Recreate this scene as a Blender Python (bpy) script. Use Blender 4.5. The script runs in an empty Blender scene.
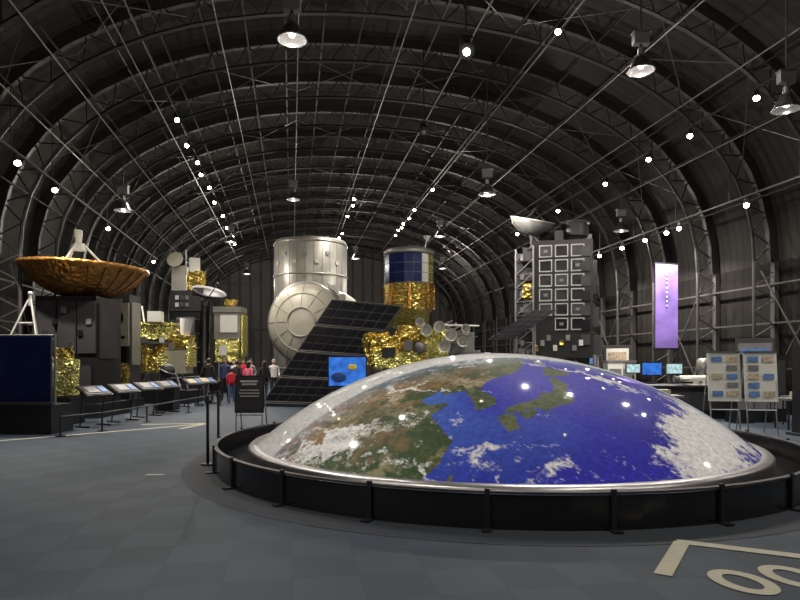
import bpy, bmesh, math, random
import numpy as np
from mathutils import Vector, Matrix, noise
random.seed(4)
TH = math.radians(10.2)      # hall axis is turned to the left of the camera's view
CT, ST = math.cos(TH), math.sin(TH)
LC = 3.15                    # hall centre line, lateral from camera
HW = 11.65                   # half width
KZ = 4.7                     # wall height
RH = 7.2                     # roof rise
NE = 2.2                     # roof profile exponent
Y0, Y1 = -8.0, 54.0
S = bpy.context.scene
try: S.view_settings.view_transform = 'Standard'
except Exception: pass

# ---------------------------------------------------------------- materials
MATS = {}
def mat(name, col, rough=.5, metal=0., emit=0., var=.12, scale=4., bump=0., bscale=25., coat=0., trans=0.):
    if name in MATS: return MATS[name]
    m = bpy.data.materials.new(name); m.use_nodes = True
    nt = m.node_tree; p = nt.nodes['Principled BSDF']
    p.inputs['Roughness'].default_value = rough
    p.inputs['Metallic'].default_value = metal
    tc = nt.nodes.new('ShaderNodeTexCoord')
    nz = nt.nodes.new('ShaderNodeTexNoise'); nz.inputs['Scale'].default_value = scale
    nz.inputs['Detail'].default_value = 4
    nt.links.new(tc.outputs['Object'], nz.inputs['Vector'])
    mx = nt.nodes.new('ShaderNodeMix'); mx.data_type = 'RGBA'
    nt.links.new(nz.outputs['Fac'], mx.inputs[0])
    mx.inputs[6].default_value = (*[max(0, c*(1-var*2)) for c in col], 1)
    mx.inputs[7].default_value = (*[min(1, c*(1+var*2)) for c in col], 1)
    nt.links.new(mx.outputs[2], p.inputs['Base Color'])
    if emit:
        nt.links.new(mx.outputs[2], p.inputs['Emission Color'])
        p.inputs['Emission Strength'].default_value = emit
    if bump:
        n2 = nt.nodes.new('ShaderNodeTexVoronoi'); n2.inputs['Scale'].default_value = bscale
        nt.links.new(tc.outputs['Object'], n2.inputs['Vector'])
        b = nt.nodes.new('ShaderNodeBump'); b.inputs['Strength'].default_value = bump
        b.inputs['Distance'].default_value = .05
        nt.links.new(n2.outputs['Distance'], b.inputs['Height'])
        nt.links.new(b.outputs['Normal'], p.inputs['Normal'])
    p.inputs['Coat Weight'].default_value = coat
    p.inputs['Transmission Weight'].default_value = trans
    MATS[name] = m
    return m

BLK = mat('black_paint', (.012, .012, .014), .4)
BLKG = mat('black_gloss', (.01, .01, .012), .2)
DK = mat('dark_grey', (.032, .032, .036), .5)
GREY = mat('mid_grey', (.15, .15, .16), .45)
STEEL = mat('steel', (.42, .42, .44), .35, 1)
TRUSS = mat('truss_black', (.006, .0058, .0055), .55)
TRUSSW = mat('truss_grey', (.042, .040, .038), .5)
PURL = mat('purlin_grey', (.125, .12, .11), .4)
BRACE = mat('brace_rod', (.045, .043, .04), .4)
WHITE = mat('white_paint', (.60, .60, .57), .4, var=.04)
CREAM = mat('cream_paint', (.38, .36, .30), .45, var=.08)
HULL = mat('module_hull', (.44, .42, .35), .42, .1, var=.08, scale=1.2)
SILV = mat('silver_skin', (.29, .285, .26), .4, .5, var=.15, scale=1.5)
DISHW = mat('dish_white', (.20, .20, .20), .4, .2)
LINEW = mat('panel_frame_white', (.40, .40, .40), .5)
GOLD = mat('gold_foil', (.88, .50, .12), .26, .9, var=.3, scale=6, bump=1.0, bscale=9)
ORANGE = mat('orange_foil', (.62, .27, .065), .3, .85, var=.4, scale=5, bump=.8, bscale=7)
BROWN = mat('brown_rib', (.14, .06, .02), .5, .4)
YGOLD = mat('yellow_foil', (.84, .62, .20), .27, .75, var=.3, scale=8, bump=1.0, bscale=12)
CELL = mat('solar_cell_blue', (.010, .020, .10), .2, .2, var=.25, scale=3)
CELLD = mat('solar_cell_dark', (.007, .008, .014), .3, .2, var=.25, scale=3)
CELLLINE = mat('cell_line', (.05, .05, .06), .4, .3)
TUBEG = mat('array_frame', (.085, .08, .078), .4, .3)
LAMPG = mat('lamp_reflector', (.09, .09, .095), .2, .6)
BULB = mat('bulb', (1, .9, .74), .5, 0, 4, var=0)
SPOTE = mat('spot_lens', (1, .88, .66), .5, 0, 30, var=0)
SCRB = mat('screen_blue', (.02, .11, .45), .4, 0, .8, var=.6, scale=5)
SCRW = mat('screen_white', (.3, .45, .7), .4, 0, .8, var=.5, scale=9)
YEL = mat('yellow_paint', (.8, .6, .05), .4)
PURP = mat('banner_purple', (.17, .11, .38), .6, 0, .2, var=.5, scale=1.2)
BLUEP = mat('print_blue', (.08, .18, .4), .5, var=.5, scale=14)
TANP = mat('print_tan', (.4, .33, .24), .5, var=.5, scale=14)
MARK = mat('floor_marking', (.35, .34, .27), .7, var=.08, scale=9)

# ---------------------------------------------------------------- mesh builder
class B:
    def __init__(s, name, hall=False):
        s.name, s.bm, s.mats, s.hall = name, bmesh.new(), [], hall
    def mi(s, m):
        if m not in s.mats: s.mats.append(m)
        return s.mats.index(m)
    def face(s, pts, m, smooth=False):
        f = s.bm.faces.new([s.bm.verts.new(p) for p in pts]); f.material_index = s.mi(m); f.smooth = smooth
    def obox(s, o, u, v, w, m):
        o, u, v, w = map(Vector, (o, u, v, w)); i = s.mi(m)
        V = [s.bm.verts.new(o+a*u+b*v+c*w) for c in (0, 1) for b in (0, 1) for a in (0, 1)]
        for q in ((0, 2, 3, 1), (4, 5, 7, 6), (0, 1, 5, 4), (2, 6, 7, 3), (0, 4, 6, 2), (1, 3, 7, 5)):
            s.bm.faces.new([V[k] for k in q]).material_index = i
    def box(s, c, d, m, rz=0., rx=0., ry=0.):
        M = Matrix.Rotation(rz, 3, 'Z') @ Matrix.Rotation(ry, 3, 'Y') @ Matrix.Rotation(rx, 3, 'X')
        u, v, w = M @ Vector((d[0], 0, 0)), M @ Vector((0, d[1], 0)), M @ Vector((0, 0, d[2]))
        s.obox(Vector(c)-(u+v+w)/2, u, v, w, m)
    def cyl(s, p1, p2, r1, r2, m, n=10, caps=True, smooth=True):
        p1, p2 = Vector(p1), Vector(p2); d = (p2-p1)
        if d.length < 1e-6: return
        d.normalize(); a = d.orthogonal().normalized(); b = d.cross(a); i = s.mi(m)
        def ring(p, r): return [s.bm.verts.new(p+(a*math.cos(t)+b*math.sin(t))*r) for t in [2*math.pi*k/n for k in range(n)]]
        A, C = ring(p1, r1), ring(p2, r2)
        for k in range(n):
            f = s.bm.faces.new((A[k], A[(k+1) % n], C[(k+1) % n], C[k])); f.material_index = i; f.smooth = smooth and n > 5
        if caps:
            for p, r in ((p1, r1), (p2, r2)):
                if r > .002: s.bm.faces.new(ring(p, r)).material_index = i
    def tube(s, p1, p2, r, m, n=5): s.cyl(p1, p2, r, r, m, n, True)
    def lathe(s, prof, m, M=None, n=36, smooth=True):
        M = M or Matrix(); i = s.mi(m); prev = None
        for r, z in prof:
            r = max(r, .001)
            cur = [s.bm.verts.new(M @ Vector((r*math.cos(2*math.pi*k/n), r*math.sin(2*math.pi*k/n), z))) for k in range(n)]
            if prev:
                for k in range(n):
                    f = s.bm.faces.new((prev[k], prev[(k+1) % n], cur[(k+1) % n], cur[k])); f.material_index = i; f.smooth = smooth
            prev = cur
    def ball(s, c, r, m, n=16, sc=(1, 1, 1)):
        M = Matrix.Translation(c) @ Matrix.Diagonal((*sc, 1))
        s.lathe([(r*math.sin(math.pi*k/8), -r*math.cos(math.pi*k/8)) for k in range(9)], m, M, n)
    def foil(s, c, d, m, rz=0., amp=.05, seed=0):
        """crumpled foil-wrapped box: subdivided and displaced"""
        i = s.mi(m); M = Matrix.Translation(c) @ Matrix.Rotation(rz, 4, 'Z'); n = 7
        for ax in range(3):
            for sg in (-1, 1):
                G = []
                for a in range(n+1):
                    row = []
                    for b_ in range(n+1):
                        p = [0, 0, 0]; p[ax] = sg*.5; p[(ax+1) % 3] = a/n-.5; p[(ax+2) % 3] = b_/n-.5
                        q = Vector((p[0]*d[0], p[1]*d[1], p[2]*d[2]))
                        q += noise.noise_vector(q*4.5+Vector((seed, 0, 0)))*amp
                        row.append(s.bm.verts.new(M @ q))
                    G.append(row)
                for a in range(n):
                    for b_ in range(n):
                        s.bm.faces.new((G[a][b_], G[a+1][b_], G[a+1][b_+1], G[a][b_+1])).material_index = i
    def grid(s, o, u, v, nu, nv, mc, ml, th=.05, gap=.06):
        """flat panel with raised cells: origin, edge vectors"""
        o, u, v = map(Vector, (o, u, v)); w = u.cross(v).normalized()*th
        s.obox(o, u, v, w, ml)
        for a in range(nu):
            for b in range(nv):
                oo = o+u*((a+gap)/nu)+v*((b+gap)/nv)-w*.15
                s.obox(oo, u*((1-2*gap)/nu), v*((1-2*gap)/nv), w*1.3, mc)
    def done(s):
        bmesh.ops.recalc_face_normals(s.bm, faces=s.bm.faces)
        me = bpy.data.meshes.new(s.name); s.bm.to_mesh(me); s.bm.free()
        for m in s.mats: me.materials.append(m)
        o = bpy.data.objects.new(s.name, me); S.collection.objects.link(o)
        if s.hall: o.rotation_euler[2] = TH
        return o

def roof_h(L):
    u = min(1, abs(L-LC)/HW)
    return KZ+RH*(1-u**NE)**(1/NE)
def roof_z(x, y): return roof_h(x*CT+y*ST)
# evenly spaced roof profile with normals
_a = np.linspace(0, math.pi, 4001)
_u = -np.sign(np.cos(_a))*np.abs(np.cos(_a))**(2/NE)*HW; _z = np.abs(np.sin(_a))**(2/NE)*RH
_s = np.concatenate([[0], np.cumsum(np.hypot(np.diff(_u), np.diff(_z)))]); _s /= _s[-1]
def arcp(t, off, y):
    """t in -1..1 along the roof profile, off = distance inside the membrane"""
    s_ = (t+1)/2
    f = lambda q: (float(np.interp(q, _s, _u)), float(np.interp(q, _s, _z)))
    x, z = f(s_); x0, z0 = f(max(0, s_-.02)); x1, z1 = f(min(1, s_+.02))
    dx, dz = x1-x0, z1-z0; l = math.hypot(dx, dz)
    return (LC+x+dz/l*off, y, KZ+z-dx/l*off)
def t_of(u):
    return float(np.interp(u, _u, _s))*2-1

# ---------------------------------------------------------------- room shell (hall frame, rotated by TH)
def shader(name, build):
    m = bpy.data.materials.new(name); m.use_nodes = True
    build(m.node_tree, m.node_tree.nodes['Principled BSDF']); return m
def floor_nodes(nt, p):
    tc = nt.nodes.new('ShaderNodeTexCoord')
    ck = nt.nodes.new('ShaderNodeTexChecker'); ck.inputs['Scale'].default_value = 2.0
    ck.inputs['Color1'].default_value = (.047, .066, .096, 1); ck.inputs['Color2'].default_value = (.057, .079, .113, 1)
    nt.links.new(tc.outputs['Object'], ck.inputs['Vector'])
    br = nt.nodes.new('ShaderNodeTexBrick'); br.offset = 0; br.inputs['Scale'].default_value = 1
    br.inputs['Brick Width'].default_value = .5; br.inputs['Row Height'].default_value = .5
    br.inputs['Mortar Size'].default_value = .005; br.inputs['Mortar Smooth'].default_value = .3
    br.inputs['Color1'].default_value = (1, 1, 1, 1); br.inputs['Color2'].default_value = (.92, .92, .92, 1); br.inputs['Mortar'].default_value = (.78, .78, .78, 1)
    nt.links.new(tc.outputs['Object'], br.inputs['Vector'])
    m0 = nt.nodes.new('ShaderNodeMix'); m0.data_type = 'RGBA'; m0.blend_type = 'MULTIPLY'; m0.inputs[0].default_value = 1
    nt.links.new(ck.outputs['Color'], m0.inputs[6]); nt.links.new(br.outputs['Color'], m0.inputs[7])
    nz = nt.nodes.new('ShaderNodeTexNoise'); nz.inputs['Scale'].default_value = 60; nz.inputs['Detail'].default_value = 3
    nt.links.new(tc.outputs['Object'], nz.inputs['Vector'])
    mx = nt.nodes.new('ShaderNodeMix'); mx.data_type = 'RGBA'; mx.blend_type = 'MULTIPLY'; mx.inputs[0].default_value = .5
    nt.links.new(m0.outputs[2], mx.inputs[6]); nt.links.new(nz.outputs['Fac'], mx.inputs[7])
    nt.links.new(mx.outputs[2], p.inputs['Base Color']); p.inputs['Roughness'].default_value = .6
    p.inputs['Specular IOR Level'].default_value = .2
    bp = nt.nodes.new('ShaderNodeBump'); bp.inputs['Strength'].default_value = .2; bp.inputs['Distance'].default_value = .01
    nt.links.new(nz.outputs['Fac'], bp.inputs['Height']); nt.links.new(bp.outputs['Normal'], p.inputs['Normal'])
FLOOR = shader('carpet_tiles', floor_nodes)
def stripes(axis, scale, c1, c2):
    def f(nt, p):
        tc = nt.nodes.new('ShaderNodeTexCoord')
        wv = nt.nodes.new('ShaderNodeTexWave'); wv.bands_direction = axis; wv.inputs['Scale'].default_value = scale
        wv.inputs['Distortion'].default_value = .3
        nt.links.new(tc.outputs['Object'], wv.inputs['Vector'])
        rp = nt.nodes.new('ShaderNodeValToRGB'); rp.color_ramp.elements[0].color = (*c1, 1); rp.color_ramp.elements[1].color = (*c2, 1)
        rp.color_ramp.elements[1].position = .25
        nt.links.new(wv.outputs['Fac'], rp.inputs[0])
        nz = nt.nodes.new('ShaderNodeTexNoise'); nz.inputs['Scale'].default_value = .6
        nt.links.new(tc.outputs['Object'], nz.inputs['Vector'])
        mx = nt.nodes.new('ShaderNodeMix'); mx.data_type = 'RGBA'; mx.blend_type = 'MULTIPLY'; mx.inputs[0].default_value = .5
        nt.links.new(rp.outputs['Color'], mx.inputs[6]); nt.links.new(nz.outputs['Fac'], mx.inputs[7])
        nt.links.new(mx.outputs[2], p.inputs['Base Color']); p.inputs['Roughness'].default_value = .8
        p.inputs['Specular IOR Level'].default_value = .1
    return f
CEIL = shader('roof_membrane', stripes('Y', 1.0, (.024, .0228, .0217), (.033, .0315, .030)))
WALL = shader('wall_cladding', stripes('Y', .8, (.008, .0075, .007), (.014, .0132, .0125)))
BACK = shader('back_wall_cladding', stripes('X', .35, (.05, .048, .05), (.095, .09, .093)))

b = B('floor', True); b.box((LC, (Y0+Y1)/2, -.1), (2*HW+.4, Y1-Y0+.4, .2), FLOOR); b.done()
b = B('wall_left', True); b.box((LC-HW-.1, (Y0+Y1)/2, KZ/2), (.2, Y1-Y0, KZ), WALL); b.done()
b = B('wall_right', True); b.box((LC+HW+.1, (Y0+Y1)/2, KZ/2), (.2, Y1-Y0, KZ), WALL); b.done()
NA = 56
b = B('ceiling', True)
for off in (0, -.15):
    for k in range(NA):
        t0, t1 = -1+2*k/NA, -1+2*(k+1)/NA
        b.face([arcp(t0, off, Y0), arcp(t1, off, Y0), arcp(t1, off, Y1), arcp(t0, off, Y1)], CEIL, True)
bmesh.ops.remove_doubles(b.bm, verts=b.bm.verts, dist=.001)
b.done()
for nm, yy in (('wall_back', Y1), ('wall_front', Y0)):
    b = B(nm, True)
    pts = [(LC-HW, 0)]+[(arcp(-1+2*k/NA, 0, 0)[0], arcp(-1+2*k/NA, 0, 0)[2]) for k in range(NA+1)]+[(LC+HW, 0)]
    for off in (0, .15 if yy > 0 else -.15):
        b.face([(x, yy+off, z) for x, z in pts], BACK)
    b.done()

# roof trusses + wall columns
b = B('roof_truss', True)
ribs = [Y0+.8+2.6*k for k in range(24)]
N = 30
for y in ribs:
    for k in range(N):
        t0, t1 = -1+2*k/N, -1+2*(k+1)/N
        A, Bq, C, D = (Vector(arcp(t0, .04, y-.08)), Vector(arcp(t1, .04, y-.08)), Vector(arcp(t0, .32, y-.08)), Vector(arcp(t1, .32, y-.08)))
        w_ = Vector((0, .16, 0))
        for q in ((A, Bq, D, C), (A+w_, Bq+w_, D+w_, C+w_), (C, D, D+w_, C+w_)): b.face(q, TRUSS)
        b.tube(arcp(t0, .85, y), arcp(t1, .85, y), .055, TRUSS, 5)
        tm = (t0+t1)/2
        b.tube(arcp(t0, .85, y), arcp(tm, .25, y), .024, TRUSS, 4)
        b.tube(arcp(tm, .25, y), arcp(t1, .85, y), .024, TRUSS, 4)
    for sg in (-1, 1):
        xo, xi = LC+sg*(HW-.12), LC+sg*(HW-.85)
        b.box((xo, y, KZ/2), (.16, .16, KZ), TRUSSW)
        b.tube((xi, y, 0), (xi, y, KZ), .055, TRUSSW, 6)
        for q in range(6):
            z0 = q*KZ/6
            b.tube((xi, y, z0), (xo, y, z0+KZ/12), .022, TRUSSW, 4)
            b.tube((xo, y, z0+KZ/12), (xi, y, z0+KZ/6), .022, TRUSSW, 4)
# purlins
for j in range(-10, 11):
    t = t_of(j*1.13)
    b.tube(arcp(t, .36, Y0+.1), arcp(t, .36, Y1-.1), .03, TRUSS, 4)
for u in (-10.3, -9.2, -7.7, -5.3, -3.1, 0.05, 2.0, 4.2, 6.6, 8.6, 10.1):
    t = t_of(u)
    b.tube(arcp(t, .92, Y0+.1), arcp(t, .92, Y1-.1), .019, PURL, 5)
for sg in (-1, 1):
    for z in (1.4, 2.8, 4.0):
        b.tube((LC+sg*(HW-.22), Y0+.1, z), (LC+sg*(HW-.22), Y1-.1, z), .035, TRUSSW, 4)
    for k in range(len(ribs)-1):
        xi = LC+sg*(HW-.6)
        if k % 2 == 0:
            b.tube((xi, ribs[k], .3), (xi, ribs[k+1], KZ-.3), .025, TRUSSW, 4)
            b.tube((xi, ribs[k+1], .3), (xi, ribs[k], KZ-.3), .025, TRUSSW, 4)
        for ta, tb in ((.0, .2), (.2, .4), (.4, .6), (.6, .8)):
            if k % 2 == 0:
                b.tube(arcp(sg*ta, .6, ribs[k]), arcp(sg*tb, .6, ribs[k+1]), .015, BRACE, 4)
                b.tube(arcp(sg*tb, .6, ribs[k]), arcp(sg*ta, .6, ribs[k+1]), .015, BRACE, 4)
b.done()
b = B('trim_back_wall', True)
for x in (-6.5, -3.3, 0, 3.2, 6.4, 9.6, 12.6):
    b.box((x, Y1-.06, 4.2), (.12, .1, 8.4 if abs(x-LC) < 9.3 else 7), TRUSS)
b.box((LC, Y1-.06, 4.5), (2*HW-.4, .1, .15), TRUSS); b.box((LC, Y1-.06, 8.4), (2*HW-5, .1, .12), TRUSS)
b.done()

# ---------------------------------------------------------------- lights
def light(kind, name, loc, e, col=(1, .91, .79), r=.15, size=None):
    l = bpy.data.lights.new(name, kind); l.energy = e; l.color = col; l.shadow_soft_size = r
    if kind == 'SPOT': l.spot_size = size; l.spot_blend = .7
    o = bpy.data.objects.new(name, l); o.location = loc; S.collection.objects.link(o)
    return o
rows = [(-3.77, 8.1, [2, 8, 14, 20.8, 23.2, 25.1, 26.7, 28.6, 31.2, 34, 37, 39.5, 42]),
        (13.1, 4.7, [9, 15.5, 18.6, 19.3, 20.6, 22.2, 24, 27, 31]),
        (11.7, 6.85, [0, 6, 13.5, 16.1, 18.2, 21, 25.1, 30]),
        (-6.8, 5.1, [3, 10, 16.5, 18.9, 24, 31.5]),
        (7.0, 8.9, [3, 9, 15, 29.8, 34, 36, 37.5, 38.6, 39.4, 41]),
        (3.4, 9.1, [33, 34.4, 37, 42, 43.5, 46])]
for L, h, ys in rows:
    z = h+1.6
    b = B('spotlight_track', True)
    rz = roof_h(L)
    b.box((L, (ys[0]+ys[-1])/2, z+.16), (.05, ys[-1]-ys[0]+2, .05), TRUSS)
    for ry in ribs:
        if ys[0]-1 < ry < ys[-1]+1: b.tube((L, ry, z+.16), (L, ry, rz), .015, TRUSS, 4)
    for k, y in enumerate(ys):
        sg = 1 if k % 2 else -1
        d = Vector((.35*sg if abs(L-LC) < 8 else (-.4 if L > LC else .4), -.45, -1)).normalized()
        c = Vector((L, y, z))
        b.tube((L, y, z+.16), c, .015, TRUSS, 4)
        b.cyl(c-d*.1, c+d*.14, .06, .09, BLK, 10)
        b.ball(c+d*.14, .08, SPOTE, 10)
    b.done()
    for y in ys[::2]:
        light('SPOT', 'track_spot', (L*CT-y*ST, L*ST+y*CT, z-.26), 1600 if y > 12 else 950, r=.07, size=math.radians(128))

lamps = [(-2.16, 12, 8.04, 1.5), (5.3, 13.2, 8.0, 1.5), (8.5, 13.2, 7.15, .4), (3.0, 20.6, 7.35, 2.0),
         (8.7, 23.6, 6.75, .6), (-9.5, 20.6, 6.8, .8), (-4.8, 27, 8.9, .9),
         (-4, 2, 8, .6), (4.5, 1, 8, .8), (9, 4, 7.2, .4), (-1, -4.5, 8, .7),
         (2.2, 33, 8.5, 1.8), (-9.3, 33, 8.2, 1.4), (-3.2, 43, 9.0, 2.4), (3.2, 45, 8.6, 2.2), (-11.5, 45, 8.2, 2.2)]
for x, y, z, e in lamps:
    r = .28
    b = B('pendant_lamp')
    M = Matrix.Translation((x, y, z))
    b.lathe([(.06, .36), (.1, .33), (.17, .24), (.24, .1), (r, 0), (r+.015, -.01), (r-.01, 0), (.22, .1), (.15, .23), (.05, .3)], LAMPG, M, 28)
    b.lathe([(r, -.012), (r+.022, 0), (r, .02)], STEEL, M, 28)
    for k in range(14):
        a = 2*math.pi*k/14
        b.tube((x+.125*math.cos(a), y+.125*math.sin(a), z+.31), (x+.275*math.cos(a), y+.275*math.sin(a), z+.02), .007, STEEL, 4)
    b.cyl((x, y, z+.34), (x, y, z+.5), .07, .07, STEEL, 14)
    b.cyl((x, y, z+.5), (x, y, z+.58), .03, .03, BLK, 8)
    b.box((x, y, z+.7), (.34, .16, .24), GREY)
    b.box((x, y, z+.84), (.38, .2, .03), STEEL)
    b.tube((x, y, z+.84), (x, y, roof_z(x, y)), .018, DK, 6)
    b.ball((x, y, z+.12), .07, BULB, 12)
    b.done()
    light('POINT', 'lamp_fill_light', (x, y, z-.6), 270*e, r=.05)  # ambient light added below every bell, though most of these lamps are off
# small black ceiling devices
for x, y, z in ((1.32, 12, 7.9), (.75, 19, 9.0), (-1.1, 26, 8.2)):
    b = B('ceiling_projector')
    b.tube((x, y, z), (x, y, roof_z(x, y)), .02, BLK, 6)
    b.cyl((x, y-.12, z-.15), (x, y+.12, z+.12), .16, .12, BLK, 14)
    b.cyl((x, y-.13, z-.17), (x, y-.12, z-.16), .07, .07, SPOTE if y < 15 else GREY, 12)
    b.box((x, y, z+.16), (.25, .2, .06), BLK)
    b.done()
w = bpy.data.worlds.new('World'); S.world = w; w.use_nodes = True
w.node_tree.nodes['Background'].inputs[0].default_value = (.5, .55, .6, 1)
w.node_tree.nodes['Background'].inputs[1].default_value = .05

# ---------------------------------------------------------------- Earth dome
CX, CY = 1.6, 10.2
RS, CZ = 6.02, -4.27
def earth():
    nr, na = 320, 1300
    thm = math.asin(3.92/RS)
    th = np.linspace(0.0005, thm, nr)[:, None]; az = np.linspace(0, 2*np.pi, na, endpoint=False)[None, :]
    n = np.stack([np.sin(th)*np.cos(az), np.sin(th)*np.sin(az), np.cos(th)*np.ones_like(az)], -1).reshape(-1, 3)
    V = n*RS
    l0, g0, ro = math.radians(62), 140.5, math.radians(12)
    nx = n[:, 0]*math.cos(ro)+n[:, 1]*math.sin(ro); ny = -n[:, 0]*math.sin(ro)+n[:, 1]*math.cos(ro)
    lat = np.degrees(np.arcsin(np.clip(ny*math.cos(l0)+n[:, 2]*math.sin(l0), -1, 1)))
    lon = g0+np.degrees(np.arctan2(nx, n[:, 2]*math.cos(l0)-ny*math.sin(l0)))
    def fr(s, off, o=5, H=.9):
        return np.array([noise.fractal(Vector((p[0]*s+off, p[1]*s, p[2]*s)), H, 2.1, o) for p in n.tolist()])
    n1, n2, n3 = fr(14, 3.1), fr(6, 9.7, 6, .7), fr(26, 5.5, 5, .45)
    la, lo = lat+n1*.4, lon+n3*.35
    def pip(poly):
        ins = np.zeros(len(la), bool); j = len(poly)-1
        for i in range(len(poly)):
            xi, yi = poly[i]; xj, yj = poly[j]
            if yi != yj:
                c = ((yi > la) != (yj > la)) & (lo < (xj-xi)*(la-yi)/(yj-yi)+xi); ins ^= c
            j = i
        return ins
    asia = [(190,66),(180,69),(170,70),(160,70),(150,72),(140,73),(130,71),(120,73),(110,74),(100,78),(85,74),(70,73),(60,69),(40,67),(30,70),(20,70),(0,60),(0,40),(30,36),(50,30),(50,25),(60,25),(67,25),(73,18),(77,8),(80,13),(85,20),(90,22),(94,17),(98,12),(101,3),(104,2),(101,10),(101,13),(105,9),(109,12),(107,17),(106,20),(108,21.5),(110,21),(113,22),(117,23.5),(119.5,26),(122,29.5),(121,31.5),(119.5,35),(122.5,37),(119,37.5),(118,39),(121.5,40.5),(121.5,39),(125,39.7),(126,37.5),(126,34.5),(129.2,35.2),(129.4,37),(127.5,39.5),(130,42),(132,43),(135.5,44),(138,47),(140.5,50),(141,53),(137,54),(136,55),(142,59.3),(149,59.5),(155,59.5),(160,61.5),(156.5,57),(156,51.5),(160,53.5),(163,58),(170,60),(179,62.5),(186,64.5)]
    jp = [[(140,41.5),(140.2,43.2),(141.7,45.4),(144,44),(145.5,43.3),(143.2,42),(141,42)],
           [(141,41.5),(142,39.6),(141,38.2),(140.8,36),(140,35),(138.5,34.6),(136.9,34.2),(135.7,33.4),(135,34.5),(132.5,34),(130.9,33.9),(131,34.8),(133,35.8),(136,36.2),(136.8,37.6),(138.5,37.6),(139.4,39),(139.9,40.8)],
           [(129.7,33.7),(131.8,33.8),(131.7,31.3),(130.2,31.0),(129.6,32.8)], [(132.4,33.9),(134.8,34.3),(134.1,33.1),(133,32.6)]]
    jp = [[(137.5+(a-137.5)*1.12, 37.5+(c-37.5)*1.12) for a, c in p] for p in jp]
    isl = jp+[[(142.5,47),(144.2,49),(143.8,52),(143.3,54.3),(142.3,52),(142.4,49)], [(120.1,23),(121.7,25.3),(120.9,21.9)],
           [(120.3,18.5),(122.3,18.3),(122,14),(124,12.6),(120.3,14)],
           [(192,66),(200,71),(220,70),(240,69),(250,60),(235,50),(225,58),(210,60),(200,57),(195,59)]]
    A = pip(asia); I = np.zeros_like(A)
    for p in isl: I |= pip(p)
    land = A | I
    g = lambda a, b_, sa, sb: np.exp(-((lon-a)/sa)**2-((lat-b_)/sb)**2)
    def mix(a, c, t): return a+(np.array(c)-a)*np.clip(t, 0, 1)[:, None]
    col = np.tile(np.array([.030, .030, .50]), (len(n), 1))
    col = mix(col, (.016, .015, .30), g(160, 28, 18, 8)*.9+n2*.3)
    shallow = g(121, 34, 6, 8)*.8+g(119, 38.5, 4, 2)+g(112, 20, 5, 5)*.4+g(134, 30, 9, 4)*.35
    col = mix(col, (.06, .15, .60), shallow+n2*.25)
    lc = np.tile(np.array([.045, .085, .035]), (len(n), 1))
    lc = mix(lc, (.15, .14, .075), .4+n3*1.7)
    dry = g(97, 43, 15, 6)*1.3+g(84, 35, 15, 8)*1.2+g(113, 39, 5, 4)*.7+n2*1.0-.2+n3*.5
    lc = mix(lc, (.42, .23, .10), dry)
    lc = mix(lc, (.60, .50, .36), (n1+n3*.8+.05)*np.clip(dry, 0, 1)*1.9)
    lc = mix(lc, (.035, .10, .04), g(112, 26, 13, 6)*.7+n3*.8)
    lc = mix(lc, (.34, .31, .18), g(112, 28, 12, 7)*np.clip(n1*2.0+n3*1.2, 0, 1))
    lc = mix(lc, (.26, .15, .08), g(110, 30, 14, 6)*np.clip(n2*1.8-.05, 0, .8))
    lc = mix(lc, (.16, .09, .06), g(125, 55, 18, 8)*(.45+n2*1.4))
    lc = mix(lc, (.13, .15, .07), np.where(I, .55+n1+n3*.8, 0))
    lc = mix(lc, (.03, .06, .02), np.where(I, np.clip(n3*1.5, 0, .8), 0))
    col = np.where(land[:, None], lc, col)
    # clouds
    px, py = V[:, 0], V[:, 1]
    def fr2(k):
        return np.array([noise.fractal(Vector((p[0]*k+p[1]*k*.7+w_*1.6, p[1]*k*1.7-w_*1.2+40, p[2]*k)), .5, 2.1, 8) for p, w_ in zip(n.tolist(), n2.tolist())])
    cl = fr2(5)
    bl = lambda x, y, sx, sy, r=0: np.exp(-(((px-x)*math.cos(r)+(py-y)*math.sin(r))/sx)**2-((-(px-x)*math.sin(r)+(py-y)*math.cos(r))/sy)**2)
    d = cl*1.0-.40
    d += bl(2.15, -2.75, 1.05, .48, 1.0)*1.8+bl(2.95, -1.9, .6, .55)*.9
    d += bl(-.95, -3.45, .35, .18, .6)*.6+bl(-.2, -3.65, .6, .13)*.35
    d += bl(-2.9, -1.4, .9, .7)*.3+bl(-1.2, -1.4, 1.6, .4, .25)*.42+bl(-2.5, -2.7, .6, .35)*.3+bl(-.9, -1.4, .7, .35)*.35+bl(-1.9, -2.2, .9, .25, .5)*.4
    d -= bl(.5, -2.7, 1.0, .7)*.4+bl(.3, -1.8, .7, .6)*.3+bl(1.3, -3.3, .6, .6)*.3
    d += n3*.2
    cm = np.clip(d*2.2, 0, 1)
    col = mix(col, (.88, .90, .93), cm*.97)
    # grazing reflection painted as a pale band along the silhouette seen by the camera
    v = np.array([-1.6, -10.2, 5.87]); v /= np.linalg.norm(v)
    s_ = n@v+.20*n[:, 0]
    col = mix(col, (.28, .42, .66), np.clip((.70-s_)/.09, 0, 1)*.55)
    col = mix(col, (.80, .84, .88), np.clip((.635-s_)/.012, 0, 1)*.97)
    idx = np.arange(nr*na).reshape(nr, na)
    a_ = idx[:-1]; c_ = idx[1:]
    F = np.stack([a_, c_, np.roll(c_, -1, 1), np.roll(a_, -1, 1)], -1).reshape(-1, 4)
    me = bpy.data.meshes.new('earth_dome')
    me.vertices.add(len(V)); me.vertices.foreach_set('co', V.astype(np.float32).ravel())
    me.loops.add(F.size); me.loops.foreach_set('vertex_index', F.astype(np.int32).ravel())
    me.polygons.add(len(F)); me.polygons.foreach_set('loop_start', np.arange(0, F.size, 4, dtype=np.int32))
    me.polygons.foreach_set('use_smooth', np.ones(len(F), bool))
    me.update(); me.validate()
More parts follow.
